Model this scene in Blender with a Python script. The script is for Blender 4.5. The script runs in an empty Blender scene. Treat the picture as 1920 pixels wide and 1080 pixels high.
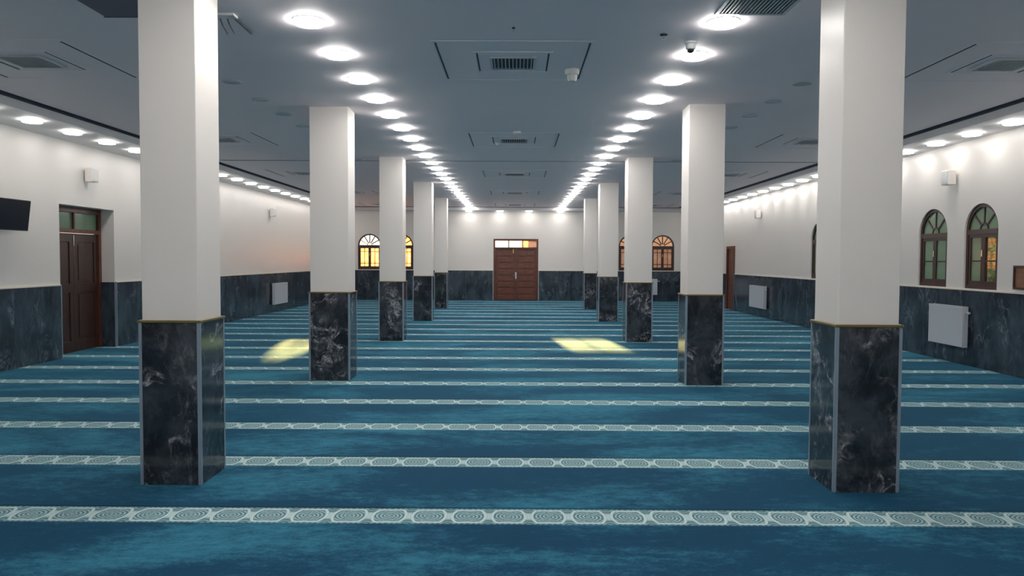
import bpy, bmesh, math, random
from mathutils import Matrix, Vector, Euler

random.seed(7)
S = bpy.context.scene
COL = S.collection
PI = math.pi

# ------------------------------------------------------------------ camera
CAM_Z = 1.66
cam = bpy.data.cameras.new('camera')
cam.sensor_width = 36.0
cam.lens = 36.0 * 1400.0 / 1920.0
cam.clip_start = 0.05
cam.clip_end = 400
cam_ob = bpy.data.objects.new('camera', cam)
COL.objects.link(cam_ob)
pitch = math.atan(54.0 / 1400.0)
m = Euler((PI / 2 - pitch, 0, 0.0050)).to_matrix().to_4x4() @ Matrix.Rotation(0.0045, 4, 'Z')
cam_ob.matrix_world = Matrix.Translation((0, 0, CAM_Z)) @ m
S.camera = cam_ob

# ------------------------------------------------------------------ view, world, sun
S.view_settings.view_transform = 'Standard'
S.view_settings.look = 'None'
S.view_settings.exposure = 1.72
S.view_settings.gamma = 1.0
S.view_settings.use_curve_mapping = False
S.cycles.max_bounces = 8
S.cycles.diffuse_bounces = 6
S.cycles.glossy_bounces = 3
S.cycles.transmission_bounces = 4
S.cycles.sample_clamp_indirect = 4.0
S.cycles.use_denoising = True
S.cycles.caustics_reflective = False
S.cycles.caustics_refractive = False

world = bpy.data.worlds.new('sky')
S.world = world
world.use_nodes = True
wn = world.node_tree
wn.nodes['Background'].inputs['Color'].default_value = (1.0, 0.90, 0.78, 1)
wn.nodes['Background'].inputs['Strength'].default_value = 0.9

sun = bpy.data.lights.new('sun', 'SUN')
sun.energy = 13.0
sun.color = (1.0, 0.50, 0.15)
sun.angle = 0.012
sun_ob = bpy.data.objects.new('sun', sun)
COL.objects.link(sun_ob)
sd = Vector((0.110, -1.0, -0.1445)).normalized()
sun_ob.rotation_euler = sd.to_track_quat('-Z', 'Y').to_euler()

LAMP = 16.0        # radiance of the downlight diffusers
LAMP_COLOR = (1.0, 0.955, 0.905)


# ------------------------------------------------------------------ materials
def mat(name, color, rough=0.5, metal=0.0, spec=0.5, sheen=0.0):
    m = bpy.data.materials.new(name)
    m.use_nodes = True
    b = m.node_tree.nodes['Principled BSDF']
    b.inputs['Base Color'].default_value = (*color, 1)
    b.inputs['Roughness'].default_value = rough
    b.inputs['Metallic'].default_value = metal
    b.inputs['Specular IOR Level'].default_value = spec
    b.inputs['Sheen Weight'].default_value = sheen
    return m


class NT:
    """tiny node helper"""
    def __init__(self, m):
        self.t = m.node_tree
        self.b = self.t.nodes['Principled BSDF']

    def n(self, kind, **kw):
        x = self.t.nodes.new(kind)
        for k, v in kw.items():
            setattr(x, k, v)
        return x

    def l(self, a, b):
        self.t.links.new(a, b)

    def put(self, sock, v):
        if isinstance(v, bpy.types.NodeSocket):
            self.l(v, sock)
        else:
            sock.default_value = v

    def m(self, op, a, b=0.0, c=0.0, clamp=False):
        x = self.n('ShaderNodeMath', operation=op, use_clamp=clamp)
        self.put(x.inputs[0], a)
        self.put(x.inputs[1], b)
        self.put(x.inputs[2], c)
        return x.outputs[0]

    def mix(self, f, a, b):
        x = self.n('ShaderNodeMix', data_type='RGBA')
        self.put(x.inputs['Factor'], f)
        self.put(x.inputs[6], a if isinstance(a, bpy.types.NodeSocket) else (*a, 1))
        self.put(x.inputs[7], b if isinstance(b, bpy.types.NodeSocket) else (*b, 1))
        return x.outputs[2]

    def ss(self, v, lo, hi):
        x = self.n('ShaderNodeMapRange', interpolation_type='SMOOTHSTEP')
        self.put(x.inputs[0], v)
        x.inputs[1].default_value = lo
        x.inputs[2].default_value = hi
        return x.outputs[0]

    def noise(self, vec, scale, detail=3.0, rough=0.5, dist=0.0):
        x = self.n('ShaderNodeTexNoise')
        self.l(vec, x.inputs['Vector'])
        x.inputs['Scale'].default_value = scale
        x.inputs['Detail'].default_value = detail
        x.inputs['Roughness'].default_value = rough
        x.inputs['Distortion'].default_value = dist
        return x.outputs['Fac']

    def mapping(self, vec, scale=(1, 1, 1), rot=(0, 0, 0)):
        x = self.n('ShaderNodeMapping')
        self.l(vec, x.inputs['Vector'])
        x.inputs['Scale'].default_value = scale
        x.inputs['Rotation'].default_value = rot
        return x.outputs[0]


def plaster(name, color, rough, bump=0.02, var=0.05):
    m = mat(name, color, rough)
    t = NT(m)
    pos = t.n('ShaderNodeNewGeometry').outputs['Position']
    f = t.noise(pos, 0.9, 3)
    c2 = tuple(x * (1 - var) for x in color)
    t.l(t.mix(f, color, c2), t.b.inputs['Base Color'])
    bp = t.n('ShaderNodeBump')
    bp.inputs['Strength'].default_value = bump
    t.l(t.noise(pos, 60, 2), bp.inputs['Height'])
    t.l(bp.outputs[0], t.b.inputs['Normal'])
    return m


M_WALL = plaster('wall_paint', (0.86, 0.82, 0.78), 0.35)
M_SHAFT = plaster('column_paint', (0.87, 0.825, 0.785), 0.4)
M_CEIL = plaster('ceiling_paint', (0.92, 0.86, 0.90), 0.6, 0.01, 0.03)
M_BAND = plaster('soffit_paint', (0.80, 0.80, 0.82), 0.55, 0.01, 0.03)
M_GROOVE = mat('groove_shade', (0.10, 0.12, 0.16), 0.7)  # shade inside the ceiling groove, put into the colour


def marble(name, base, dark, vein, scale=2.2, amount=1.0, rough=0.08, stretch=(1, 1, 1), rot=(0.3, 0.5, 0.2), streak=0.6):
    m = mat(name, base, rough)
    t = NT(m)
    pos = t.n('ShaderNodeNewGeometry').outputs['Position']
    inf = t.n('ShaderNodeObjectInfo').outputs['Random']
    off = t.n('ShaderNodeVectorMath', operation='ADD')
    cmb = t.n('ShaderNodeCombineXYZ')
    t.l(t.m('MULTIPLY', inf, 37.0), cmb.inputs[0])
    t.l(t.m('MULTIPLY', inf, 91.0), cmb.inputs[1])
    t.l(t.m('MULTIPLY', inf, 13.0), cmb.inputs[2])
    t.l(pos, off.inputs[0])
    t.l(cmb.outputs[0], off.inputs[1])
    v = t.mapping(off.outputs[0], stretch, rot)
    # warp
    wz = t.n('ShaderNodeTexNoise')
    t.l(v, wz.inputs['Vector'])
    wz.inputs['Scale'].default_value = scale * 0.8
    wz.inputs['Detail'].default_value = 4
    mx = t.n('ShaderNodeMix', data_type='VECTOR')
    mx.inputs['Factor'].default_value = 0.35
    t.l(v, mx.inputs[4])
    t.l(wz.outputs['Color'], mx.inputs[5])
    vw = mx.outputs[1]
    cloud = t.noise(vw, scale * 1.6, 6, 0.65)
    c = t.mix(t.ss(cloud, 0.35, 0.68), dark, base)
    # thin ridged veins
    r1 = t.noise(vw, scale * 1.3, 5, 0.6, 1.2)
    ridge = t.m('SUBTRACT', 1.0, t.m('MULTIPLY', t.m('ABSOLUTE', t.m('SUBTRACT', r1, 0.5)), 22.0), clamp=True)
    gate = t.ss(t.noise(v, scale * 1.1, 3), 0.46, 0.66)
    grain = t.ss(t.noise(v, scale * 9, 4, 0.7), 0.42, 0.7)
    f = t.m('MULTIPLY', t.m('MULTIPLY', ridge, gate), t.m('MULTIPLY', t.m('ADD', grain, 0.25), amount), clamp=True)
    c = t.mix(f, c, vein)
    # pale wispy patches
    p = t.ss(t.noise(vw, scale * 3.2, 7, 0.72, 0.6), 0.56, 0.74)
    pf = t.m('MULTIPLY', t.m('MULTIPLY', p, gate), 0.75 * amount, clamp=True)
    c = t.mix(pf, c, tuple(0.75 * x for x in vein))
    # fine streaks over everything
    st = t.mapping(off.outputs[0], tuple(q * w for q, w in zip(stretch, (1.0, 1.0, 0.45))), (0.0, streak, 0.0))
    fs = t.ss(t.noise(st, scale * 5.0, 8, 0.78, 0.8), 0.50, 0.74)
    mask = t.m('ADD', 0.25, t.ss(t.noise(v, scale * 0.7, 3), 0.40, 0.62))
    c = t.mix(t.m('MULTIPLY', t.m('MULTIPLY', fs, mask), 0.8, clamp=True), c, tuple(0.42 * x for x in vein))
    t.l(c, t.b.inputs['Base Color'])
    return m


M_MARBLE = marble('column_marble', (0.055, 0.066, 0.082), (0.012, 0.015, 0.020), (0.46, 0.45, 0.48), 2.6, 1.25, 0.10)
M_DADO = marble('dado_marble', (0.060, 0.085, 0.112), (0.022, 0.032, 0.046), (0.26, 0.31, 0.36), 2.4, 0.75, 0.16,
                (1.0, 1.0, 0.55), (0, 0, 0), 0.0)
M_TRIM = mat('corner_profile', (0.26, 0.33, 0.40), 0.35, 0.2)
M_GOLD = mat('gold_trim', (0.30, 0.23, 0.09), 0.35, 0.7)
M_CREAM = mat('cream_cap', (0.80, 0.74, 0.62), 0.5)


def wood(name, c1, c2, rough=0.3, vertical=True):
    m = mat(name, c1, rough)
    t = NT(m)
    pos = t.n('ShaderNodeNewGeometry').outputs['Position']
    v = t.mapping(pos, (9, 9, 1.2) if vertical else (1.2, 1.2, 9))
    f = t.noise(v, 3.0, 6, 0.6, 1.5)
    t.l(t.mix(t.ss(f, 0.3, 0.7), c1, c2), t.b.inputs['Base Color'])
    return m


M_WOOD = wood('door_wood', (0.17, 0.055, 0.032), (0.080, 0.026, 0.016))
M_WOODH = wood('door_board_wood', (0.22, 0.070, 0.040), (0.085, 0.028, 0.017), 0.3, False)
M_WOOD_DARK = wood('dark_door_wood', (0.075, 0.032, 0.022), (0.030, 0.014, 0.010))
M_FRAME = wood('window_wood', (0.075, 0.030, 0.024), (0.038, 0.016, 0.014), 0.35)
M_CHROME = mat('chrome', (0.75, 0.73, 0.70), 0.2, 1.0)
M_WHITE = mat('white_enamel', (0.62, 0.66, 0.72), 0.3)
M_PLASTIC = mat('white_plastic', (0.70, 0.72, 0.72), 0.4)
M_BLACK = mat('black_plastic', (0.012, 0.013, 0.018), 0.3)
M_SCREEN = mat('tv_screen', (0.010, 0.013, 0.024), 0.22)
M_SLOT = mat('dark_slot', (0.02, 0.03, 0.045), 0.6)
M_ALU = mat('painted_aluminium', (0.46, 0.52, 0.57), 0.4, 0.2)
M_NAVY = mat('navy_panel', (0.09, 0.10, 0.16), 0.5)
M_GREEN = mat('green_glass', (0.22, 0.34, 0.22), 0.12)
M_LENS = mat('unlit_lens', (0.55, 0.60, 0.63), 0.3)


def glass(name, tint):
    m = bpy.data.materials.new(name)
    m.use_nodes = True
    nt = m.node_tree
    nt.nodes.remove(nt.nodes['Principled BSDF'])
    tr = nt.nodes.new('ShaderNodeBsdfTransparent')
    tr.inputs[0].default_value = (*tint, 1)
    gl = nt.nodes.new('ShaderNodeBsdfGlossy')
    gl.inputs['Roughness'].default_value = 0.03
    mx = nt.nodes.new('ShaderNodeMixShader')
    mx.inputs[0].default_value = 0.07
    nt.links.new(tr.outputs[0], mx.inputs[1])
    nt.links.new(gl.outputs[0], mx.inputs[2])
    nt.links.new(mx.outputs[0], nt.nodes['Material Output'].inputs[0])
    return m


M_GLASS = glass('clear_glass', (0.93, 0.95, 0.93))


def frosted(name, c1, c2):
    m = bpy.data.materials.new(name)
    m.use_nodes = True
    nt = m.node_tree
    t = NT(m)
    pos = t.n('ShaderNodeNewGeometry').outputs['Position']
    col = t.mix(t.ss(t.noise(pos, 7, 4, 0.6), 0.35, 0.65), c1, c2)
    tl = nt.nodes.new('ShaderNodeBsdfTranslucent')
    t.l(col, tl.inputs[0])
    df = nt.nodes.new('ShaderNodeBsdfPrincipled')
    df.inputs['Roughness'].default_value = 0.15
    t.l(col, df.inputs['Base Color'])
    mx = nt.nodes.new('ShaderNodeMixShader')
    mx.inputs[0].default_value = 0.55
    nt.links.new(df.outputs[0], mx.inputs[1])
    nt.links.new(tl.outputs[0], mx.inputs[2])
    nt.links.new(mx.outputs[0], nt.nodes['Material Output'].inputs[0])
    return m


M_FROST = frosted('frosted_glass', (0.95, 0.83, 0.70), (0.85, 0.62, 0.45))


def emitter(name, color, strength):
    m = bpy.data.materials.new(name)
    m.use_nodes = True
    b = m.node_tree.nodes['Principled BSDF']
    b.inputs['Base Color'].default_value = (0.8, 0.8, 0.8, 1)
    b.inputs['Emission Color'].default_value = (*color, 1)
    b.inputs['Emission Strength'].default_value = strength
    return m


M_LAMP = emitter('downlight_diffuser', LAMP_COLOR, LAMP)
M_LAMP2 = emitter('side_downlight_diffuser', LAMP_COLOR, LAMP * 0.48)

STRIPE0, PITCH, STRIPE_W, MED = 4.76, 1.285, 0.285, 0.257


def carpet():
    m = mat('prayer_carpet', (0.02, 0.08, 0.15), 0.95, 0, 0.1)
    t = NT(m)
    pos = t.n('ShaderNodeNewGeometry').outputs['Position']
    sep = t.n('ShaderNodeSeparateXYZ')
    t.l(pos, sep.inputs[0])
    X, Y = sep.outputs[0], sep.outputs[1]
    # position inside one carpet row
    r = t.m('DIVIDE', t.m('SUBTRACT', Y, STRIPE0), PITCH)
    fr = t.m('SUBTRACT', r, t.m('ROUND', r))               # -.5 .. .5 , 0 at the stripe centre
    v = t.m('DIVIDE', t.m('MULTIPLY', fr, PITCH), STRIPE_W)    # -.5 .. .5 inside the stripe
    av = t.m('ABSOLUTE', v)
    u = t.m('ADD', t.m('DIVIDE', X, MED), 0.15)
    fu = t.m('SUBTRACT', u, t.m('ROUND', u))
    au = t.m('ABSOLUTE', fu)
    # pile shading: brushed patches of light and dark teal
    vb = t.mapping(pos, (0.55, 1.25, 1))
    big = t.noise(vb, 0.75, 5, 0.62, 0.5)
    fine = t.noise(t.mapping(pos, (0.8, 1.5, 1)), 10.0, 6, 0.75)
    hi = t.noise(pos, 45, 3, 0.7)
    comb = t.m('ADD', t.m('ADD', t.m('MULTIPLY', big, 0.62), t.m('MULTIPLY', fine, 0.30)), t.m('MULTIPLY', hi, 0.12))
    f = t.ss(comb, 0.475, 0.655)
    pile = t.mix(f, (0.005, 0.043, 0.098), (0.040, 0.205, 0.300))
    # pattern of the woven border
    d = t.m('MAXIMUM', t.m('DIVIDE', av, 0.43), t.m('DIVIDE', t.m('ADD', au, t.m('MULTIPLY', t.m('MULTIPLY', av, av), 0.75)), 0.455))
    outline = t.m('MULTIPLY', t.ss(d, 0.80, 0.86), t.m('SUBTRACT', 1.0, t.ss(d, 0.98, 1.04)))
    rr = t.m('SQRT', t.m('ADD', t.m('MULTIPLY', t.m('MULTIPLY', fu, fu), 1.0), t.m('MULTIPLY', t.m('MULTIPLY', v, v), 1.3)))
    ang = t.m('ARCTAN2', v, fu)
    swirl = t.m('SINE', t.m('ADD', t.m('MULTIPLY', rr, 66.0), t.m('MULTIPLY', ang, 2.0)))
    inner = t.m('MULTIPLY', t.ss(t.m('ADD', swirl, t.m('MULTIPLY', t.m('SUBTRACT', t.noise(pos, 60, 2), 0.5), 4.0)), -0.6, 0.8), 0.68)
    inside = t.m('SUBTRACT', 1.0, t.ss(d, 0.78, 0.82))
    # outside: bright knot in the middle, dark arcs at both rims
    au2 = t.m('SUBTRACT', 0.5, au)
    arc = t.m('SQRT', t.m('ADD', t.m('MULTIPLY', t.m('MULTIPLY', au2, au2), 1.0), t.m('POWER', t.m('SUBTRACT', av, 0.52), 2.0)))
    arcs = t.ss(t.m('SINE', t.m('MULTIPLY', arc, 48.0)), -0.4, 0.4)
    knot = t.m('SUBTRACT', 1.0, t.ss(av, 0.14, 0.26))
    outside = t.m('MAXIMUM', knot, t.m('MULTIPLY', arcs, 0.38))
    k = t.m('MAXIMUM', outline, t.m('ADD', t.m('MULTIPLY', inside, inner),
                                    t.m('MULTIPLY', t.m('MULTIPLY', t.ss(d, 0.98, 1.04), outside), 0.9)), clamp=True)
    k = t.m('MULTIPLY', k, t.m('ADD', 0.75, t.m('MULTIPLY', hi, 0.4)), clamp=True)
    ornament = t.mix(k, (0.085, 0.20, 0.235), (0.62, 0.76, 0.74))
    far_fade = t.m('SUBTRACT', 1.0, t.ss(av, 0.47, 0.53))
    c = t.mix(far_fade, pile, ornament)
    # dark woven line along the far rim
    line = t.m('MULTIPLY', t.ss(v, 0.52, 0.54), t.m('SUBTRACT', 1.0, t.ss(v, 0.58, 0.62)))
    c = t.mix(t.m('MULTIPLY', line, 0.75), c, (0.006, 0.022, 0.04))
    t.l(c, t.b.inputs['Base Color'])
    t.b.inputs['Sheen Weight'].default_value = 0.32
    t.b.inputs['Sheen Roughness'].default_value = 0.35
    t.b.inputs['Sheen Tint'].default_value = (0.20, 0.75, 1.0, 1)
    bp = t.n('ShaderNodeBump')
    bp.inputs['Strength'].default_value = 0.25
    bp.inputs['Distance'].default_value = 0.01
    t.l(t.noise(pos, 90, 2), bp.inputs['Height'])
    t.l(bp.outputs[0], t.b.inputs['Normal'])
    return m


M_CARPET = carpet()


# ------------------------------------------------------------------ mesh helpers
def box(bm, x0, x1, y0, y1, z0, z1):
    v = [bm.verts.new((x, y, z)) for x in (x0, x1) for y in (y0, y1) for z in (z0, z1)]
    for a in ((0, 1, 3, 2), (4, 6, 7, 5), (0, 4, 5, 1), (2, 3, 7, 6), (0, 2, 6, 4), (1, 5, 7, 3)):
        bm.faces.new([v[i] for i in a])
    return v


def bx(x0, x1, y0, y1, z0, z1, bevel=0.0):
    bm = bmesh.new()
    box(bm, x0, x1, y0, y1, z0, z1)
    if bevel:
        bmesh.ops.recalc_face_normals(bm, faces=bm.faces)
        bmesh.ops.bevel(bm, geom=bm.edges[:], offset=bevel, segments=2, affect='EDGES', profile=0.5)
    return bm


def lathe(bm, prof, n=28, c=(0, 0, 0), scale_y=1.0):
    """prof: list of (radius, z)"""
    rings = []
    for r, z in prof:
        if r < 1e-6:
            rings.append([bm.verts.new((c[0], c[1], c[2] + z))])
        else:
            rings.append([bm.verts.new((c[0] + r * math.cos(2 * PI * i / n), c[1] + scale_y * r * math.sin(2 * PI * i / n), c[2] + z)) for i in range(n)])
    for a, b in zip(rings, rings[1:]):
        for i in range(n):
            j = (i + 1) % n
            if len(a) == 1 and len(b) == 1:
                continue
            if len(a) == 1:
                bm.faces.new((a[0], b[i], b[j]))
            elif len(b) == 1:
                bm.faces.new((a[i], b[0], a[j]))
            else:
                bm.faces.new((a[i], b[i], b[j], a[j]))
    return bm


def prism(bm, pts, w0, w1, tr):
    """extrude the polygon pts (u, z) between depths w0 and w1; tr(u, w, z) gives the point"""
    a = [bm.verts.new(tr(u, w0, z)) for u, z in pts]
    b = [bm.verts.new(tr(u, w1, z)) for u, z in pts]
    bm.faces.new(a)
    bm.faces.new(list(reversed(b)))
    n = len(pts)
    for i in range(n):
        j = (i + 1) % n
        bm.faces.new((a[i], b[i], b[j], a[j]))


def rod(bm, p, q, r, n=8):
    p, q = Vector(p), Vector(q)
    d = (q - p).normalized()
    s = d.orthogonal().normalized()
    t = d.cross(s)
    A = [bm.verts.new(p + r * (math.cos(2 * PI * i / n) * s + math.sin(2 * PI * i / n) * t)) for i in range(n)]
    B = [bm.verts.new(q + r * (math.cos(2 * PI * i / n) * s + math.sin(2 * PI * i / n) * t)) for i in range(n)]
    for i in range(n):
        j = (i + 1) % n
        bm.faces.new((A[i], A[j], B[j], B[i]))
    bm.faces.new(A)
    bm.faces.new(B)


def obj(name, bm, m, parent=None, loc=(0, 0, 0), smooth=False):
    bmesh.ops.recalc_face_normals(bm, faces=bm.faces)
    me = bpy.data.meshes.new(name)
    bm.to_mesh(me)
    bm.free()
    me.materials.append(m)
    if smooth:
        me.polygons.foreach_set('use_smooth', [True] * len(me.polygons))
        me.update()
        try:
            me.set_sharp_from_angle(angle=math.radians(40))
        except Exception:
            pass
    o = bpy.data.objects.new(name, me)
    o.location = loc
    if parent:
        o.parent = parent
    COL.objects.link(o)
    return o


def struct(name, bm, m, parent=None, loc=(0, 0, 0)):
    o = obj(name, bm, m, parent, loc)
    if not parent:
        o['kind'] = 'structure'
    return o


def empty(name, loc=(0, 0, 0)):
    o = bpy.data.objects.new(name, None)
    o.location = loc
    o.empty_display_size = 0.1
    COL.objects.link(o)
    return o


def tag(o, label, cat, group=None):
    o['label'] = label
    o['category'] = cat
    if group:
        o['group'] = group
    return o


def dup(root, loc, label, rot=None):
    def cp(o, parent):
        c = o.copy()
        COL.objects.link(c)
        if parent:
            c.parent = parent
        for ch in o.children:
            cp(ch, c)
        return c
    kids = list(root.children)
    r = root.copy()
    COL.objects.link(r)
    r.location = loc
    if rot is not None:
        r.rotation_euler = rot
    r['label'] = label
    for ch in kids:
        cp(ch, r)
    return r


NUM = ['first', 'second', 'third', 'fourth', 'fifth', 'sixth', 'seventh', 'eighth', 'ninth', 'tenth', 'eleventh',
       'twelfth', 'thirteenth', 'fourteenth', 'fifteenth', 'sixteenth', 'seventeenth', 'eighteenth', 'nineteenth',
       'twentieth', 'twenty-first', 'twenty-second', 'twenty-third', 'twenty-fourth', 'twenty-fifth', 'twenty-sixth',
       'twenty-seventh', 'twenty-eighth', 'twenty-ninth', 'thirtieth']

# ------------------------------------------------------------------ the room
XL, XR, YB, YN = -7.45, 7.22, 30.2, -4.0
ZC, ZS, ZT = 3.70, 3.58, 3.90            # main ceiling, lowered soffit, top of walls
DADO = 1.20
SX, SYB = 6.45, 29.40                    # inner edges of the soffit
GRV = 0.14                               # width of the shadow groove

# floor slab and carpet rows
floor = struct('floor', bx(XL - 0.5, XR + 0.5, YN - 0.4, YB + 0.4, -0.2, -0.012), mat('screed', (0.2, 0.2, 0.2), 0.9))
k0 = math.floor((YN - STRIPE0) / PITCH)
k1 = math.ceil((YB - STRIPE0) / PITCH)
for k in range(k0, k1 + 1):
    a = STRIPE0 + k * PITCH + 0.56 * STRIPE_W
    b = a + PITCH
    a, b = max(a, YN), min(b, YB)
    if b - a < 0.05:
        continue
    obj('carpet_strip', bx(XL, XR, a + 0.002, b - 0.002, -0.012, 0.0), M_CARPET, floor)
bm = bmesh.new()
box(bm, XL - 0.36, XL, 12.17, 13.83, -0.012, 0.0)
box(bm, XR, XR + 0.3, 24.75, 25.5, -0.012, 0.0)
obj('carpet_threshold', bm, M_CARPET, floor)

# ceiling
ceiling = struct('ceiling', bx(-SX + GRV, SX - GRV, YN, SYB - GRV, ZC, ZC + 0.1), M_CEIL)
struct('groove', bx(XL - 0.3, XR + 0.3, YN - 0.3, YB + 0.3, ZC + 0.10, ZC + 0.22), M_GROOVE, ceiling)
bm = bmesh.new()
for (x0, x1, y0, y1) in ((-SX, -SX + 0.004, YN, SYB), (SX - 0.004, SX, YN, SYB), (-SX, SX, SYB - 0.004, SYB)):
    box(bm, x0, x1, y0, y1, ZC - 0.012, ZC + 0.10)
obj('shade_strip', bm, M_GROOVE, ceiling)  # dark strip standing for the shade along the groove
struct('trim_1', bx(XL - 0.2, -SX, YN, YB + 0.1, ZS, ZC + 0.1), M_BAND)
struct('trim_2', bx(SX, XR + 0.2, YN, YB + 0.1, ZS, ZC + 0.1), M_BAND)
struct('trim_4', bx(-SX, SX, YN - 0.1, YN + 0.8, ZS, ZC + 0.1), M_BAND)
struct('trim_3', bx(-SX, SX, SYB, YB + 0.1, ZS, ZC + 0.1), M_BAND)
for y in (15.62,):
    obj('joint_cover', bx(-SX + GRV, SX - GRV, y, y + 0.05, ZC - 0.006, ZC + 0.01), mat('joint_grey', (0.22, 0.25, 0.29), 0.6), ceiling)


def arch(u0, u1, zs, n=20):
    r = (u1 - u0) / 2
    c = (u0 + u1) / 2
    return [(c - r * math.cos(PI * i / n), zs + r * math.sin(PI * i / n)) for i in range(n + 1)]


def wall(name, U0, U1, holes, tr, m=M_WALL, thick=0.30):
    """holes: (u0, u1, z0, ztop, spring or None); tr(u, w, z): w = depth behind the face"""
    bm = bmesh.new()
    cur = U0
    for (u0, u1, z0, zt, sp) in sorted(holes):
        prism(bm, [(cur, 0), (u0, 0), (u0, ZT), (cur, ZT)], 0, thick, tr)
        if z0 > 0.01:
            prism(bm, [(u0, 0), (u1, 0), (u1, z0), (u0, z0)], 0, thick, tr)
        if sp:
            prism(bm, arch(u0, u1, sp) + [(u1, ZT), (u0, ZT)], 0, thick, tr)
        else:
            prism(bm, [(u0, zt), (u1, zt), (u1, ZT), (u0, ZT)], 0, thick, tr)
        cur = u1
    prism(bm, [(cur, 0), (U1, 0), (U1, ZT), (cur, ZT)], 0, thick, tr)
    return struct(name, bm, m)


TR = {'left': lambda u, w, z: (XL - w, u, z),
      'right': lambda u, w, z: (XR + w, u, z),
      'back': lambda u, w, z: (u, YB + w, z)}

WZ0, WZT = 1.225, 2.56
RW = [(11.24, 12.08), (12.56, 13.44), (17.50, 18.34)]
BWIN = [(-6.39, -5.45), (-5.10, -4.15), (4.15, 5.08), (5.46, 6.39)]
BZT = 2.66

holes_r = [(a, b, WZ0, WZT, WZT - (b - a) / 2) for a, b in RW] + [(24.75, 25.50, 0, 2.05, None)]
holes_l = [(12.17, 13.83, 0, 2.53, None)]
holes_b = [(a, b, WZ0, BZT, BZT - (b - a) / 2) for a, b in BWIN] + [(-0.905, 0.905, 0, 2.48, None)]
w_left = wall('wall_left', YN, YB + 0.3, holes_l, TR['left'])
w_right = wall('wall_right', YN, YB + 0.3, holes_r, TR['right'])
w_back = wall('wall_back', XL - 0.3, XR + 0.3, holes_b, TR['back'])
w_near = struct('wall_near', bx(XL - 0.3, XR + 0.3, YN - 0.3, YN, 0, ZT), M_WALL)


# marble dado: one slab after another
def dado(parent, segs, tr, n_w=1.15):
    for s0, s1 in segs:
        n = max(1, round((s1 - s0) / n_w))
        for i in range(n):
            a = s0 + (s1 - s0) * i / n
            b = s0 + (s1 - s0) * (i + 1) / n
            bm = bmesh.new()
            prism(bm, [(a + 0.001, 0), (b - 0.001, 0), (b - 0.001, DADO - 0.008), (a + 0.001, DADO - 0.008)], -0.022, 0.0, tr)
            obj('marble_slab', bm, M_DADO, parent)
        bm = bmesh.new()
        prism(bm, [(s0, DADO - 0.006), (s1, DADO - 0.006), (s1, DADO + 0.012), (s0, DADO + 0.012)], -0.026, 0.0, tr)
        obj('dado_cap', bm, M_CREAM, parent)
        for e in (s0, s1):
            if abs(e - YN) > 0.1 and abs(e - YB) > 0.1 and abs(e - XL) > 0.1 and abs(e - XR) > 0.1:
                bm = bmesh.new()
                prism(bm, [(e - 0.012, 0), (e + 0.012, 0), (e + 0.012, DADO), (e - 0.012, DADO)], -0.027, 0.0, tr)
                obj('edge_profile', bm, M_TRIM, parent)


dado(w_left, [(YN, 12.155), (13.845, YB)], TR['left'])
dado(w_right, [(YN, 24.66), (25.59, YB)], TR['right'])
dado(w_back, [(XL, -0.925), (0.925, XR)], TR['back'])
# marble lining of the left door reveal
obj('marble_slab', bx(XL - 0.30, XL - 0.002, 13.80, 13.83, 0, DADO), M_DADO, w_left)


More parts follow.
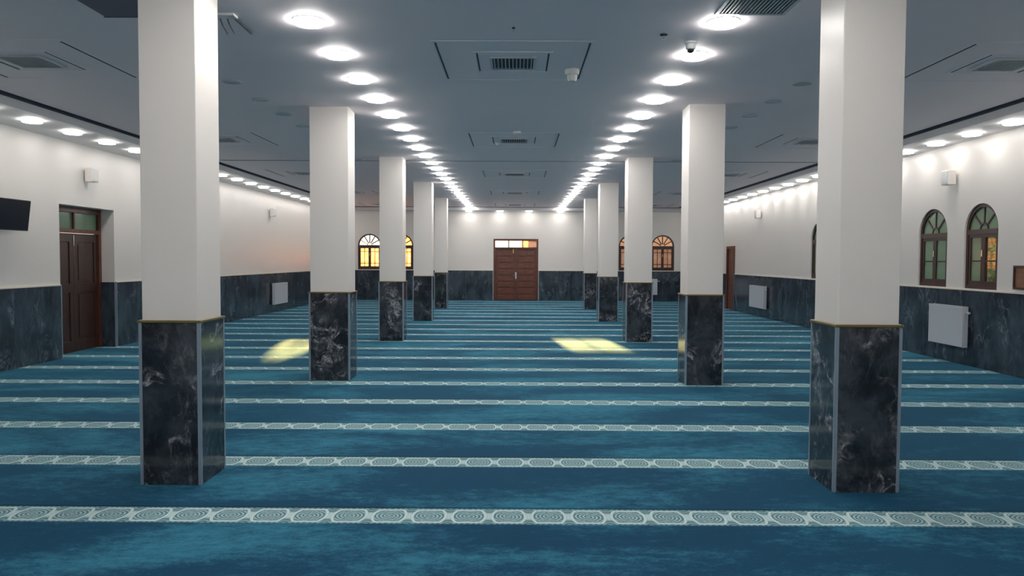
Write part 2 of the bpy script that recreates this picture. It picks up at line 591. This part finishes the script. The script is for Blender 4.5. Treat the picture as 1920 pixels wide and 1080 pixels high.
# ------------------------------------------------------------------ windows
def window(name, u0, u1, zb, zt, tr, spokes, bars, vert, glasses, frame_w=0.055, w0=0.03):
    """glasses: materials of (fan, first sash, second sash)"""
    r = (u1 - u0) / 2
    c = (u0 + u1) / 2
    sp = zt - r
    n = 24
    # outer frame
    out = [(u0, zb)] + arch(u0, u1, sp, n) + [(u1, zb)]
    ins = [(u0 + frame_w, zb + frame_w)] + arch(u0 + frame_w, u1 - frame_w, sp, n) + [(u1 - frame_w, zb + frame_w)]
    bm = bmesh.new()
    d0, d1 = w0, w0 + 0.09
    V = [[bm.verts.new(tr(u, w, z)) for u, z in ring] for ring in (out, ins) for w in (d0, d1)]
    N = len(out)
    for i in range(N):
        j = (i + 1) % N
        bm.faces.new((V[0][i], V[0][j], V[2][j], V[2][i]))
        bm.faces.new((V[1][i], V[1][j], V[3][j], V[3][i]))
        bm.faces.new((V[0][i], V[0][j], V[1][j], V[1][i]))
        bm.faces.new((V[2][i], V[2][j], V[3][j], V[3][i]))
    # transom between fan and sashes
    tz = sp - 0.02
    prism(bm, [(u0 + frame_w, tz - 0.04), (u1 - frame_w, tz - 0.04), (u1 - frame_w, tz + 0.04), (u0 + frame_w, tz + 0.04)], d0 - 0.005, d1, tr)
    win = struct(name, bm, M_FRAME)
    # fan muntins
    R = r - frame_w + 0.01
    for k in range(spokes):
        a = PI * (k + 1) / (spokes + 1)
        ca, sa = math.cos(a), math.sin(a)
        h = 0.013 if len(bars) < 2 else 0.020
        z0 = tz + 0.035
        p = [(c + 0.10 * ca - h * sa, z0 + 0.10 * sa + h * ca), (c + 0.10 * ca + h * sa, z0 + 0.10 * sa - h * ca),
             (c + R * ca + h * sa, z0 + (R - 0.02) * sa - h * ca), (c + R * ca - h * sa, z0 + (R - 0.02) * sa + h * ca)]
        bm = bmesh.new()
        prism(bm, p, d0 + 0.015, d0 + 0.05, tr)
        obj('spoke', bm, M_FRAME, win)
    bm = bmesh.new()
    hub = [(c - 0.11 * math.cos(PI * i / 10), tz + 0.035 + 0.11 * math.sin(PI * i / 10)) for i in range(11)]
    hub2 = [(c + 0.085 * math.cos(PI * i / 10), tz + 0.035 + 0.085 * math.sin(PI * i / 10)) for i in range(11)]
    prism(bm, hub + hub2, d0 + 0.015, d0 + 0.05, tr)
    obj('fan_hub', bm, M_FRAME, win)
    bm = bmesh.new()
    prism(bm, [(u0 + 0.03, tz)] + arch(u0 + 0.03, u1 - 0.03, sp, n) + [(u1 - 0.03, tz)], d0 + 0.03, d0 + 0.036, tr)
    obj('pane', bm, glasses[0], win)
    # two casement sashes
    sw = 0.05
    for s, (a, b) in enumerate(((u0 + frame_w, c), (c, u1 - frame_w))):
        bm = bmesh.new()
        z0, z1 = zb + frame_w, tz - 0.04
        for (p0, p1, q0, q1) in ((a, a + sw, z0, z1), (b - sw, b, z0, z1), (a + sw, b - sw, z0, z0 + sw + 0.02), (a + sw, b - sw, z1 - sw, z1)):
            prism(bm, [(p0, q0), (p1, q0), (p1, q1), (p0, q1)], d0 + 0.01, d0 + 0.055, tr)
        sash = obj('sash', bm, M_FRAME, win)
        for q in bars:
            zz = z0 + (z1 - z0) * q
            bm = bmesh.new()
            prism(bm, [(a + sw, zz - 0.011), (b - sw, zz - 0.011), (b - sw, zz + 0.011), (a + sw, zz + 0.011)], d0 + 0.015, d0 + 0.05, tr)
            obj('glazing_bar', bm, M_FRAME, sash)
        if vert:
            mm = (a + b) / 2
            bm = bmesh.new()
            prism(bm, [(mm - 0.011, z0 + sw), (mm + 0.011, z0 + sw), (mm + 0.011, z1 - sw), (mm - 0.011, z1 - sw)], d0 + 0.015, d0 + 0.05, tr)
            obj('glazing_bar', bm, M_FRAME, sash)
        bm = bmesh.new()
        prism(bm, [(a + sw - 0.01, z0 + 0.02), (b - sw + 0.01, z0 + 0.02), (b - sw + 0.01, z1 - 0.02), (a + sw - 0.01, z1 - 0.02)], d0 + 0.03, d0 + 0.036, tr)
        obj('pane', bm, glasses[1 + s], sash)
    bm = bmesh.new()
    zc = zb + 0.42 * (zt - zb)
    prism(bm, [(c - 0.012, zc - 0.05), (c + 0.012, zc - 0.05), (c + 0.012, zc + 0.05), (c - 0.012, zc + 0.05)], d0 - 0.01, d0 + 0.01, tr)
    obj('latch', bm, M_CHROME, win)
    return win


window('window_1', *RW[0], WZ0, WZT, TR['right'], 3, (0.48,), False, (M_GREEN, M_GLASS, M_GREEN))
window('window_2', *RW[1], WZ0, WZT, TR['right'], 3, (0.48,), False, (M_GREEN, M_GREEN, M_GREEN))
window('window_3', *RW[2], WZ0, WZT, TR['right'], 3, (0.48,), False, (M_GREEN, M_GREEN, M_GREEN))
for i, (a, b) in enumerate(BWIN):
    window('window_%d' % (4 + i), a, b, WZ0, BZT, TR['back'], 5, (0.22, 0.78), True, (M_FROST if i == 1 else M_GLASS, M_FROST, M_FROST))


# ------------------------------------------------------------------ doors
def rect(u0, u1, z0, z1):
    return [(u0, z0), (u1, z0), (u1, z1), (u0, z1)]


# back double door with glazed transom
tr = TR['back']
bm = bmesh.new()
D0, D1 = 0.0, 0.12
for r_ in (rect(-0.905, -0.835, 0, 2.48), rect(0.835, 0.905, 0, 2.48), rect(-0.835, 0.835, 2.40, 2.48), rect(-0.835, 0.835, 2.08, 2.14)):
    prism(bm, r_, D0, D1, tr)
for u in (-0.29, 0.27):
    prism(bm, rect(u - 0.02, u + 0.02, 2.14, 2.40), D0 + 0.01, D1, tr)
door1 = struct('door_1', bm, M_WOOD)
for a, b, g in ((-0.835, -0.31, M_GLASS), (-0.27, 0.25, M_GLASS), (0.29, 0.835, M_FROST)):
    bm = bmesh.new()
    prism(bm, rect(a, b, 2.14, 2.40), 0.06, 0.066, tr)
    obj('transom_pane', bm, g, door1)
for s in (-1, 1):
    a, b = sorted((s * 0.008, s * 0.832))
    bm = bmesh.new()
    st = 0.10
    for r_ in (rect(a, a + st, 0.005, 2.075), rect(b - st, b, 0.005, 2.075)):
        prism(bm, r_, 0.035, 0.085, tr)
    leaf = obj('door_leaf', bm, M_WOOD, door1)
    bm = bmesh.new()
    prism(bm, rect(a + st, b - st, 0.005, 2.075), 0.062, 0.08, tr)
    obj('leaf_core', bm, M_WOOD_DARK, leaf)
    nb = 8
    for i in range(nb):
        z0 = 0.02 + (2.04 / nb) * i
        bm = bmesh.new()
        prism(bm, rect(a + st + 0.003, b - st - 0.003, z0, z0 + 2.04 / nb - 0.034), 0.038, 0.062, tr)
        obj('board', bm, M_WOODH, leaf)
bm = bmesh.new()
prism(bm, rect(-0.022, 0.022, 0.005, 2.075), 0.02, 0.036, tr)
obj('meeting_stile', bm, M_WOOD, door1)
bm = bmesh.new()
prism(bm, rect(-0.12, -0.09, 1.90, 2.06), 0.0, 0.02, tr)
obj('door_bolt', bm, mat('brass', (0.75, 0.50, 0.22), 0.3, 0.8), door1)
bm = bmesh.new()
prism(bm, rect(-0.03, 0.03, 0.86, 1.14), 0.008, 0.022, tr)
rod(bm, (0.0, YB - 0.03, 1.02), (0.0, YB + 0.02, 1.02), 0.012)
rod(bm, (0.0, YB - 0.03, 1.02), (-0.12, YB - 0.03, 1.02), 0.010)
obj('door_handle', bm, M_CHROME, door1)

bm = bmesh.new()
prism(bm, rect(-0.9, 0.9, -0.012, 2.10), 0.09, 0.12, tr)
obj('light_stop_board', bm, M_WOOD_DARK, door1)  # unseen board added to stop sun leaking round the leaves

# left door in its deep reveal
tr = TR['left']
bm = bmesh.new()
for r_ in (rect(12.17, 12.25, 0, 2.53), rect(13.75, 13.83, 0, 2.53), rect(12.25, 13.75, 2.44, 2.53), rect(12.25, 13.75, 2.08, 2.15)):
    prism(bm, r_, 0.24, 0.33, tr)
prism(bm, rect(13.00, 13.04, 2.15, 2.44), 0.25, 0.33, tr)
door2 = struct('door_2', bm, M_WOOD)
for a, b in ((12.25, 13.00), (13.04, 13.75)):
    bm = bmesh.new()
    prism(bm, rect(a, b, 2.15, 2.44), 0.29, 0.296, tr)
    obj('transom_pane', bm, M_GREEN, door2)
for a, b in ((12.25, 12.998), (13.002, 13.75)):
    bm = bmesh.new()
    for r_ in (rect(a, a + 0.11, 0.005, 2.075), rect(b - 0.11, b, 0.005, 2.075), rect(a + 0.11, b - 0.11, 0.005, 0.2),
               rect(a + 0.11, b - 0.11, 1.93, 2.075), rect(a + 0.11, b - 0.11, 1.05, 1.20)):
        prism(bm, r_, 0.27, 0.315, tr)
    leaf = obj('door_leaf', bm, M_WOOD_DARK, door2)
    for z0, z1 in ((0.2, 1.05), (1.20, 1.93)):
        bm = bmesh.new()
        prism(bm, rect(a + 0.11, b - 0.11, z0, z1), 0.285, 0.305, tr)
        prism(bm, rect(a + 0.16, b - 0.16, z0 + 0.05, z1 - 0.05), 0.277, 0.285, tr)
        obj('panel', bm, M_WOOD_DARK, leaf)
bm = bmesh.new()
prism(bm, rect(12.985, 13.005, 1.86, 2.04), 0.255, 0.268, tr)
obj('door_bolt', bm, M_CHROME, door2)  # chrome piece put in for a bright glint at the leaf top

# right door, single leaf, seen at a grazing angle
tr = TR['right']
bm = bmesh.new()
for r_ in (rect(24.66, 24.76, 0, 2.13), rect(25.49, 25.59, 0, 2.13), rect(24.76, 25.49, 2.04, 2.13)):
    prism(bm, r_, -0.03, 0.08, tr)
door3 = struct('door_3', bm, M_WOOD)
bm = bmesh.new()
prism(bm, rect(24.76, 25.49, 0.005, 2.04), 0.02, 0.06, tr)
leaf = obj('door_leaf', bm, M_WOODH, door3)
for z0, z1 in ((0.2, 0.95), (1.1, 1.9)):
    bm = bmesh.new()
    prism(bm, rect(24.88, 25.37, z0, z1), 0.008, 0.02, tr)
    obj('panel', bm, M_WOODH, leaf)
bm = bmesh.new()
rod(bm, (XR + 0.02, 24.84, 1.03), (XR - 0.035, 24.84, 1.03), 0.010)
rod(bm, (XR - 0.035, 24.84, 1.03), (XR - 0.035, 24.95, 1.03), 0.009)
obj('door_handle', bm, M_CHROME, door3)


# ------------------------------------------------------------------ columns
def column(x0, x1, y0, label, depth=0.46):
    cx = (x0 + x1) / 2
    cy = y0 + depth / 2
    hw, hd = (x1 - x0) / 2, depth / 2
    c = empty('column', (cx, cy, 0))
    tag(c, label, 'column', 'square columns in two rows')
    s = 0.020
    obj('shaft', bx(-hw + s, hw - s, -hd + s, hd - s, DADO, ZC + 0.01, 0.006), M_SHAFT, c)
    # marble facing: four slabs
    t = 0.025
    for (a, b, p, q) in ((-hw + t, hw - t, -hd + 0.003, -hd + t), (-hw + t, hw - t, hd - t, hd - 0.003),
                         (-hw + 0.003, -hw + t, -hd + t, hd - t), (hw - t, hw - 0.003, -hd + t, hd - t)):
        obj('marble_slab', bx(a, b, p, q, 0.0, DADO - 0.012), M_MARBLE, c)
    for sx in (-1, 1):
        for sy in (-1, 1):
            bm = bmesh.new()
            a, b = sorted((sx * (hw - t - 0.001), sx * hw))
            p, q = sorted((sy * (hd - t - 0.001), sy * hd))
            box(bm, a, b, p, q, 0, DADO - 0.012)
            bmesh.ops.recalc_face_normals(bm, faces=bm.faces)
            bmesh.ops.bevel(bm, geom=bm.edges[:], offset=0.004, segments=2, affect='EDGES')
            obj('corner_trim', bm, M_TRIM, c)
    obj('gold_trim', bx(-hw - 0.006, hw + 0.006, -hd - 0.006, hd + 0.006, DADO - 0.012, DADO + 0.006, 0.003), M_GOLD, c)
    return c


LC = [(-2.735, -2.286, 5.38), (-2.81, -2.25, 10.10), (-2.765, -2.255, 15.0), (-2.75, -2.22, 19.9), (-2.75, -2.30, 25.1)]
RC = [(2.278, 2.752, 5.30), (2.245, 2.757, 9.85), (2.215, 2.757, 15.0), (2.214, 2.755, 20.0), (2.28, 2.735, 25.0)]
side = {0: 'nearest', 1: 'second', 2: 'third', 3: 'fourth', 4: 'farthest'}
for i, a in enumerate(LC):
    column(*a, 'square white column with dark marble base, %s in the left row' % side[i])
for i, a in enumerate(RC):
    column(*a, 'square white column with dark marble base, %s in the right row' % side[i])


# ------------------------------------------------------------------ downlights
def downlight(loc, label, group, r=0.128, m=None):
    root = empty('downlight', loc)
    tag(root, label, 'lamp', group)
    bm = bmesh.new()
    lathe(bm, [(r - 0.01, 0.0), (r + 0.012, 0.0), (r + 0.012, -0.007), (r - 0.01, -0.007)], 32)
    obj('rim', bm, M_PLASTIC, root, smooth=True)
    bm = bmesh.new()
    lathe(bm, [(r, -0.006), (r, -0.028), (r - 0.008, -0.036), (0, -0.038)], 24)
    obj('diffuser', bm, m or M_LAMP, root, smooth=True)
    return root


def order(i, n):
    return NUM[i] if i < n - 1 else 'farthest'


L0 = 6.48
main0 = None
for side_name, x in (('left', -1.785), ('right', 1.765)):
    n = 23
    for k in range(-9, n):
        if side_name == 'right' and k == -1:
            continue                      # the return grille takes this place
        loc = (x, L0 + 1.04 * k, ZC)
        if k < 0:
            lb = 'lit round downlight above the camera, %s before the %s inner row enters view' % (NUM[-k - 1], side_name)
        else:
            lb = 'lit round downlight, %s from the front of the %s inner row' % (order(k, n), side_name)
        g = 'lit downlights of the two inner rows'
        if main0 is None:
            main0 = downlight(loc, lb, g)
        else:
            dup(main0, loc, lb)
side0 = None
for side_name, x, y0, dy in (('left', -6.79, 9.55, 0.962), ('right', 6.83, 9.43, 0.945)):
    n = 21
    for k in range(-7, n):
        loc = (x, y0 + dy * k, ZS)
        if k < 0:
            lb = 'lit soffit downlight out of view, %s before the %s wall row enters view' % (NUM[-k - 1], side_name)
        else:
            lb = 'lit round soffit downlight, %s from the front beside the %s wall' % (order(k, n), side_name)
        g = 'lit downlights along the side walls'
        if side0 is None:
            side0 = downlight(loc, lb, g, m=M_LAMP2)
        else:
            dup(side0, loc, lb)
b0 = None
for i, x in enumerate((-5.6, -4.35, -3.1, -1.88, -0.64, 0.51, 1.76, 3.0, 4.25, 5.5)):  # unseen fill row, added to brighten the column fronts
    dup(side0, (x, YN + 0.42, ZS), 'unseen soffit downlight added for fill above the near wall behind the camera, %s from the left wall' % NUM[i])
for x, w in ((-1.88, 'leftmost'), (-0.64, 'left one above the double door'), (0.51, 'right one above the double door'), (1.76, 'rightmost')):
    lb = 'lit soffit downlight on the back wall, %s' % w
    if b0 is None:
        b0 = downlight((x, 29.78, ZS), lb, 'lit downlights along the back wall', m=M_LAMP2)
    else:
        dup(b0, (x, 29.78, ZS), lb)

# unlit downlights above the aisles
u0 = None
for side_name, x in (('left', -3.30), ('right', 3.29)):
    n = 8
    for k in range(n):
        loc = (x, 8.72 + 0.96 * k, ZC)
        lb = 'unlit recessed downlight, %s from the front above the %s aisle' % (order(k, n), side_name)
        if u0 is None:
            root = empty('recessed_downlight', loc)
            tag(root, lb, 'lamp', 'unlit downlights above the aisles')
            bm = bmesh.new()
            lathe(bm, [(0.085, 0.0), (0.088, -0.008), (0.108, -0.008), (0.115, 0.0)], 28)
            obj('rim', bm, M_ALU, root, smooth=True)
            bm = bmesh.new()
            lathe(bm, [(0.086, -0.001), (0.0, -0.003)], 24)
            obj('lens', bm, M_LENS, root)
            u0 = root
        else:
            dup(u0, loc, lb)


# ------------------------------------------------------------------ air diffusers in every bay
def air_diffuser(loc, label):
    """nested square frames around a louvred grille; slots run away from the camera"""
    root = empty('air_diffuser', loc)
    tag(root, label, 'air vent', 'square air diffusers in the ceiling bays')

    def ring(bm, h, w, t):
        for (a, b, p, q) in ((-h, h, -h, -h + w), (-h, h, h - w, h), (-h, -h + w, -h + w, h - w), (h - w, h, -h + w, h - w)):
            box(bm, a, b, p, q, -t, 0.0)
    bm = bmesh.new(); ring(bm, 0.77, 0.02, 0.003); obj('outer_frame', bm, M_CEIL, root)
    bm = bmesh.new(); ring(bm, 0.40, 0.03, 0.004); obj('inner_frame', bm, M_CEIL, root)
    for x in (-0.74, 0.725, -0.365, 0.35):
        h = 0.70 if abs(x) > 0.5 else 0.34
        obj('slot', bx(x, x + 0.016, -h, h, -0.004, 0.0), M_SLOT, root)
    bm = bmesh.new(); ring(bm, 0.235, 0.025, 0.018)
    g = obj('grille_frame', bm, M_ALU, root)
    obj('grille_back', bx(-0.21, 0.21, -0.21, 0.21, -0.003, 0), M_SLOT, root)
    for i in range(11):
        x = -0.19 + 0.038 * i
        obj('louvre', bx(x - 0.005, x + 0.005, -0.21, 0.21, -0.016, -0.003), M_ALU, g)
    return root


a0 = None
aisle = {-5.05: 'left aisle', -0.04: 'centre aisle', 5.05: 'right aisle'}
for x in (-0.04, -5.05, 5.05):
    for k in range(5):
        loc = (x, 7.83 + 5.07 * k, ZC)
        lb = 'square air diffuser in grey ceiling of the %s, %s from the front' % (aisle[x], side[k])
        if a0 is None:
            a0 = air_diffuser(loc, lb)
        else:
            dup(a0, loc, lb)

# large louvred return grille at the top of the picture, beside the first right downlight
gr = empty('return_grille', (1.925, 5.72, ZC))
tag(gr, 'large louvred return air grille beside the first right inner downlight', 'air vent')
bm = bmesh.new()
for (a, b, p, q) in ((-0.29, 0.29, -0.56, -0.53), (-0.29, 0.29, 0.53, 0.56), (-0.29, -0.26, -0.53, 0.53), (0.26, 0.29, -0.53, 0.53)):
    box(bm, a, b, p, q, -0.012, 0)
obj('grille_frame', bm, M_ALU, gr)
obj('grille_back', bx(-0.26, 0.26, -0.53, 0.53, -0.003, 0), M_SLOT, gr)
for i in range(17):
    x = -0.24 + 0.03 * i
    obj('louvre', bx(x - 0.006, x + 0.006, -0.53, 0.53, -0.010, -0.004), M_ALU, gr)

# navy access panel near the first left column
ap = tag(empty('access_panel', (-3.08, 5.70, ZC)), 'dark navy ceiling access panel outside the nearest left column', 'panel')
bm = bmesh.new()
v = box(bm, -0.39, 0.39, -0.66, 0.66, -0.015, 0)
bmesh.ops.recalc_face_normals(bm, faces=bm.faces)
obj('panel_sheet', bm, M_NAVY, ap)
obj('panel_frame', bx(-0.40, 0.40, 0.655, 0.67, -0.018, 0), M_NAVY, ap)

# bracket with loose cables beside the first left column
cb = tag(empty('cable_bracket', (-2.46, 6.34, ZC)), 'small white ceiling bracket with black cables beside nearest left column', 'bracket')
obj('mounting_plate', bx(-0.07, 0.10, -0.05, 0.05, -0.02, 0, 0.004), M_PLASTIC, cb)
for dx in (-0.05, 0.01):
    bm = bmesh.new()
    rod(bm, (dx, 0.04, -0.015), (dx + 0.015, 0.06, -0.07), 0.006)
    rod(bm, (dx + 0.015, 0.06, -0.07), (dx + 0.05, 0.08, -0.14), 0.005)
    obj('cable', bm, M_BLACK, cb)
bm = bmesh.new()
rod(bm, (0.07, 0.05, -0.012), (0.06, 0.48, -0.012), 0.010)
obj('cable_conduit', bm, M_SLOT, cb)

# small ceiling devices
dc = tag(empty('dome_camera', (1.63, 7.09, ZC)), 'white dome camera hanging from the ceiling by the second right downlight', 'camera')
bm = bmesh.new(); lathe(bm, [(0, 0), (0.058, 0), (0.058, -0.018), (0.046, -0.022), (0.042, -0.065), (0.034, -0.07), (0, -0.07)], 28)
obj('housing', bm, M_PLASTIC, dc, smooth=True)
bm = bmesh.new(); lathe(bm, [(0.032, -0.068), (0.030, -0.085), (0.020, -0.098), (0, -0.104)], 24)
obj('dome', bm, M_BLACK, dc, smooth=True)
dt = tag(empty('motion_detector', (0.595, 8.12, ZC)), 'white tapered motion detector hanging near the nearest centre air diffuser', 'detector')
bm = bmesh.new(); lathe(bm, [(0, 0), (0.075, 0), (0.078, -0.03), (0.070, -0.055), (0.05, -0.06)], 28)
obj('base', bm, M_PLASTIC, dt, smooth=True)
bm = bmesh.new(); lathe(bm, [(0.055, -0.058), (0.052, -0.10), (0.040, -0.125), (0, -0.13)], 24)
obj('sensor_head', bm, M_PLASTIC, dt, smooth=True)
for (x, y, lb, dark) in ((1.33, 6.85, 'small dark sprinkler rose left of the dome camera', True),
                         (-0.03, 6.66, 'tiny dark sprinkler rose ahead of the nearest centre air diffuser', True)):
    sp_ = tag(empty('sprinkler', (x, y, ZC)), lb, 'sprinkler')
    rr = 0.035 if x > 1 else 0.015
    bm = bmesh.new(); lathe(bm, [(0, 0), (rr, 0), (rr, -0.008), (rr * 0.6, -0.014), (0, -0.014)], 20)
    obj('rose', bm, M_SLOT, sp_, smooth=True)
    bm = bmesh.new(); lathe(bm, [(rr * 0.3, -0.012), (rr * 0.3, -0.03), (rr * 0.5, -0.034), (0, -0.036)], 12)
    obj('nozzle', bm, M_CHROME, sp_, smooth=True)
for (x, y, rr, lb) in ((0.01, 12.05, 0.06, 'white round smoke detector in front of the second centre air diffuser'),
                       (-0.33, 13.2, 0.035, 'small white smoke detector behind the second centre air diffuser')):
    s_ = tag(empty('smoke_detector', (x, y, ZC)), lb, 'detector')
    bm = bmesh.new(); lathe(bm, [(0, 0), (rr, 0), (rr, -0.02), (rr * 0.8, -0.032)], 24)
    obj('base', bm, M_PLASTIC, s_, smooth=True)
    bm = bmesh.new(); lathe(bm, [(rr * 0.8, -0.031), (rr * 0.4, -0.045), (0, -0.046)], 24)
    obj('cover', bm, M_PLASTIC, s_, smooth=True)


# ------------------------------------------------------------------ wall loudspeakers
def speaker(x, y, z, sgn, label):
    """sgn: +1 faces +x (left wall), -1 faces -x (right wall)"""
    s = tag(empty('wall_speaker', (x, y, z)), label, 'speaker', 'white loudspeakers high on the side walls')
    d = 0.17
    a, b = sorted((sgn * 0.04, sgn * d))
    obj('cabinet', bx(a, b, -0.10, 0.10, -0.12, 0.12, 0.008), M_SHAFT, s)
    a, b = sorted((sgn * d, sgn * (d + 0.008)))
    obj('speaker_grille', bx(a, b, -0.085, 0.085, -0.10, 0.10), M_PLASTIC, s)
    a, b = sorted((0, sgn * 0.045))
    obj('bracket', bx(a, b, -0.03, 0.03, -0.06, 0.06), M_ALU, s)
    return s


speaker(XL, 12.95, 3.08, 1, 'white loudspeaker on the left wall above the dark wooden door')
speaker(XL, 22.6, 3.04, 1, 'white loudspeaker far along the left wall above a radiator')
speaker(XR, 12.38, 3.03, -1, 'white loudspeaker on the right wall above the two arched windows')
speaker(XR, 22.1, 3.02, -1, 'white loudspeaker far along the right wall above a radiator')


# ------------------------------------------------------------------ radiators
def radiator(loc, rz, length, label):
    """local: back against y = 0, front towards -y"""
    r = tag(empty('radiator', loc), label, 'radiator', 'white panel radiators on the marble dado')
    r.rotation_euler = (0, 0, rz)
    h = length / 2
    obj('panel', bx(-h, h, -0.125, -0.108, 0.0, 0.60, 0.004), M_WHITE, r)
    obj('rear_panel', bx(-h, h, -0.055, -0.04, 0.0, 0.60, 0.003), M_WHITE, r)
    bm = bmesh.new()
    for i in range(int(length / 0.035)):
        x = -h + 0.02 + 0.035 * i
        box(bm, x, x + 0.004, -0.108, -0.055, 0.02, 0.58)
    obj('convector_fins', bm, M_ALU, r)['kind'] = 'stuff'
    for s in (-1, 1):
        a, b = sorted((s * h, s * (h + 0.006)))
        obj('side_cover', bx(a, b, -0.125, -0.04, -0.005, 0.63), M_WHITE, r)
    bm = bmesh.new()
    box(bm, -h - 0.004, h + 0.004, -0.130, -0.118, 0.60, 0.645)
    box(bm, -h - 0.004, h + 0.004, -0.047, -0.037, 0.60, 0.645)
    for i in range(14):
        x = -h + (2 * h) * i / 13 - 0.005
        box(bm, x, x + 0.01, -0.120, -0.045, 0.628, 0.642)
    obj('top_grille', bm, M_WHITE, r)
    bm = bmesh.new()
    for x in (-h * 0.7, h * 0.7):
        box(bm, x - 0.02, x + 0.02, -0.045, 0.0, 0.1, 0.5)
    obj('wall_bracket', bm, M_WHITE, r)
    bm = bmesh.new()
    rod(bm, (h, -0.08, 0.55), (h + 0.05, -0.08, 0.55), 0.010)
    rod(bm, (h + 0.05, -0.08, 0.55), (h + 0.10, -0.08, 0.55), 0.019, 12)
    obj('valve', bm, M_PLASTIC, r)
    return r


radiator((XR - 0.026, 12.30, 0.295), -PI / 2, 0.96, 'white panel radiator under the two right arched windows')
radiator((XR - 0.030, 21.95, 0.27), -PI / 2, 1.30, 'white panel radiator between the narrow wooden door and the right columns')
radiator((XL + 0.030, 23.2, 0.25), PI / 2, 1.25, 'white panel radiator on the left wall past the nearest column')
radiator((5.20, YB - 0.030, 0.25), 0, 0.98, 'white panel radiator on the back wall beside a right column')
for rd in [o for o in COL.objects if o.name.startswith('radiator')]:
    pass

# slightly proud marble panels behind the two far radiators
for tr_, a, b in ((TR['left'], 22.0, 24.6), (TR['right'], 20.9, 23.2)):
    bm = bmesh.new()
    prism(bm, rect(a, b, 0.42, 1.12), -0.0245, -0.0225, tr_)
    obj('backing_panel', bm, marble('panel_marble', (0.075, 0.09, 0.11), (0.04, 0.05, 0.065), (0.20, 0.22, 0.25), 2.4, 0.6, 0.2),
        w_left if a == 22.0 else w_right)

# ------------------------------------------------------------------ television and framed board
tv = tag(empty('television', (XL, 10.58, 2.27)), 'black flat television tilted down on the left wall before the door', 'television')
arm = obj('wall_mount', bx(0.0, 0.16, -0.10, 0.10, -0.09, 0.09, 0.005), M_BLACK, tv)
TM = Matrix.Translation((0.20, 0, 0)) @ Matrix.Rotation(math.radians(7), 4, 'Y')
bm = bx(-0.02, 0.03, -0.50, 0.50, -0.225, 0.225, 0.006)
bm.transform(TM)
obj('housing', bm, M_BLACK, tv)
bm = bx(0.029, 0.032, -0.485, 0.485, -0.205, 0.21)
bm.transform(TM)
obj('screen', bm, M_SCREEN, tv)

nb = tag(empty('notice_board', (XR, 10.35, 1.43)), 'small brown framed wooden board on the right wall at the picture edge', 'board')
bm = bmesh.new()
for (p, q, a, b) in ((-0.48, 0.48, 0.14, 0.17), (-0.48, 0.48, -0.17, -0.14), (-0.48, -0.45, -0.14, 0.14), (0.45, 0.48, -0.14, 0.14)):
    box(bm, -0.035, 0, p, q, a, b)
obj('frame', bm, M_FRAME, nb)
obj('board_face', bx(-0.02, 0, -0.45, 0.45, -0.14, 0.14), wood('board_wood', (0.30, 0.13, 0.075), (0.22, 0.09, 0.05), 0.5, False), nb)

# ------------------------------------------------------------------ outside
g = struct('ground', bx(-60, 60, -10, 120, -0.6, -0.4), plaster('earth', (0.40, 0.33, 0.24), 0.9))
hs = tag(empty('sun_block_annex', (0, 0, -0.4)), 'added peach annex blocking the sun outside the right back windows', 'building')  # annex added to keep direct sun off the right windows
M_RENDER = plaster('render', (0.62, 0.40, 0.26), 0.9)
obj('wall', bx(0.28, 14.0, 32.2, 40.0, 0, 5.4), M_RENDER, hs)
obj('roof', bx(0.1, 14.3, 32.0, 40.3, 5.4, 5.6), mat('tile_red', (0.35, 0.12, 0.07), 0.8), hs)
gw = tag(empty('sky_block_wall', (9.6, 12.5, -0.4)), 'added dark green wall hiding the bright sky from the right windows', 'wall')  # added so the bright sky stays out of the clear pane
obj('wall_face', bx(0, 0.25, -5, 12, 0, 4.6), plaster('green_render', (0.10, 0.15, 0.08), 0.9), gw)
obj('coping', bx(-0.04, 0.29, -5, 12, 4.6, 4.68), plaster('coping_stone', (0.3, 0.3, 0.28), 0.9), gw)

# shrub seen through the clear pane
sh = tag(empty('shrub', (8.6, 12.9, -0.4)), 'yellow-green leafy shrub outside the nearest right arched window', 'shrub')
bm = bmesh.new()
for i in range(900):
    a = random.uniform(0, 2 * PI)
    rr = math.sqrt(random.random()) * 0.55
    c = Vector((rr * math.cos(a), 1.6 * rr * math.sin(a), random.uniform(0.9, 3.1)))
    d1 = Vector((random.uniform(-1, 1), random.uniform(-1, 1), random.uniform(-1, 1))).normalized()
    d2 = d1.orthogonal().normalized()
    L, W = 0.09, 0.035
    vs = [bm.verts.new(c + p) for p in (d1 * L, d2 * W, d1 * -L, d2 * -W)]
    bm.faces.new(vs)
lf = obj('foliage', bm, mat('leaf_gold', (0.17, 0.21, 0.07), 0.6), sh)
lf['kind'] = 'stuff'
bm = bmesh.new()
rod(bm, (0, 0, 0), (0.02, 0, 1.2), 0.04)
rod(bm, (0.02, 0, 1.2), (0.2, 0.3, 2.4), 0.025)
rod(bm, (0.02, 0, 1.2), (-0.2, -0.3, 2.3), 0.025)
obj('stem', bm, M_FRAME, sh)
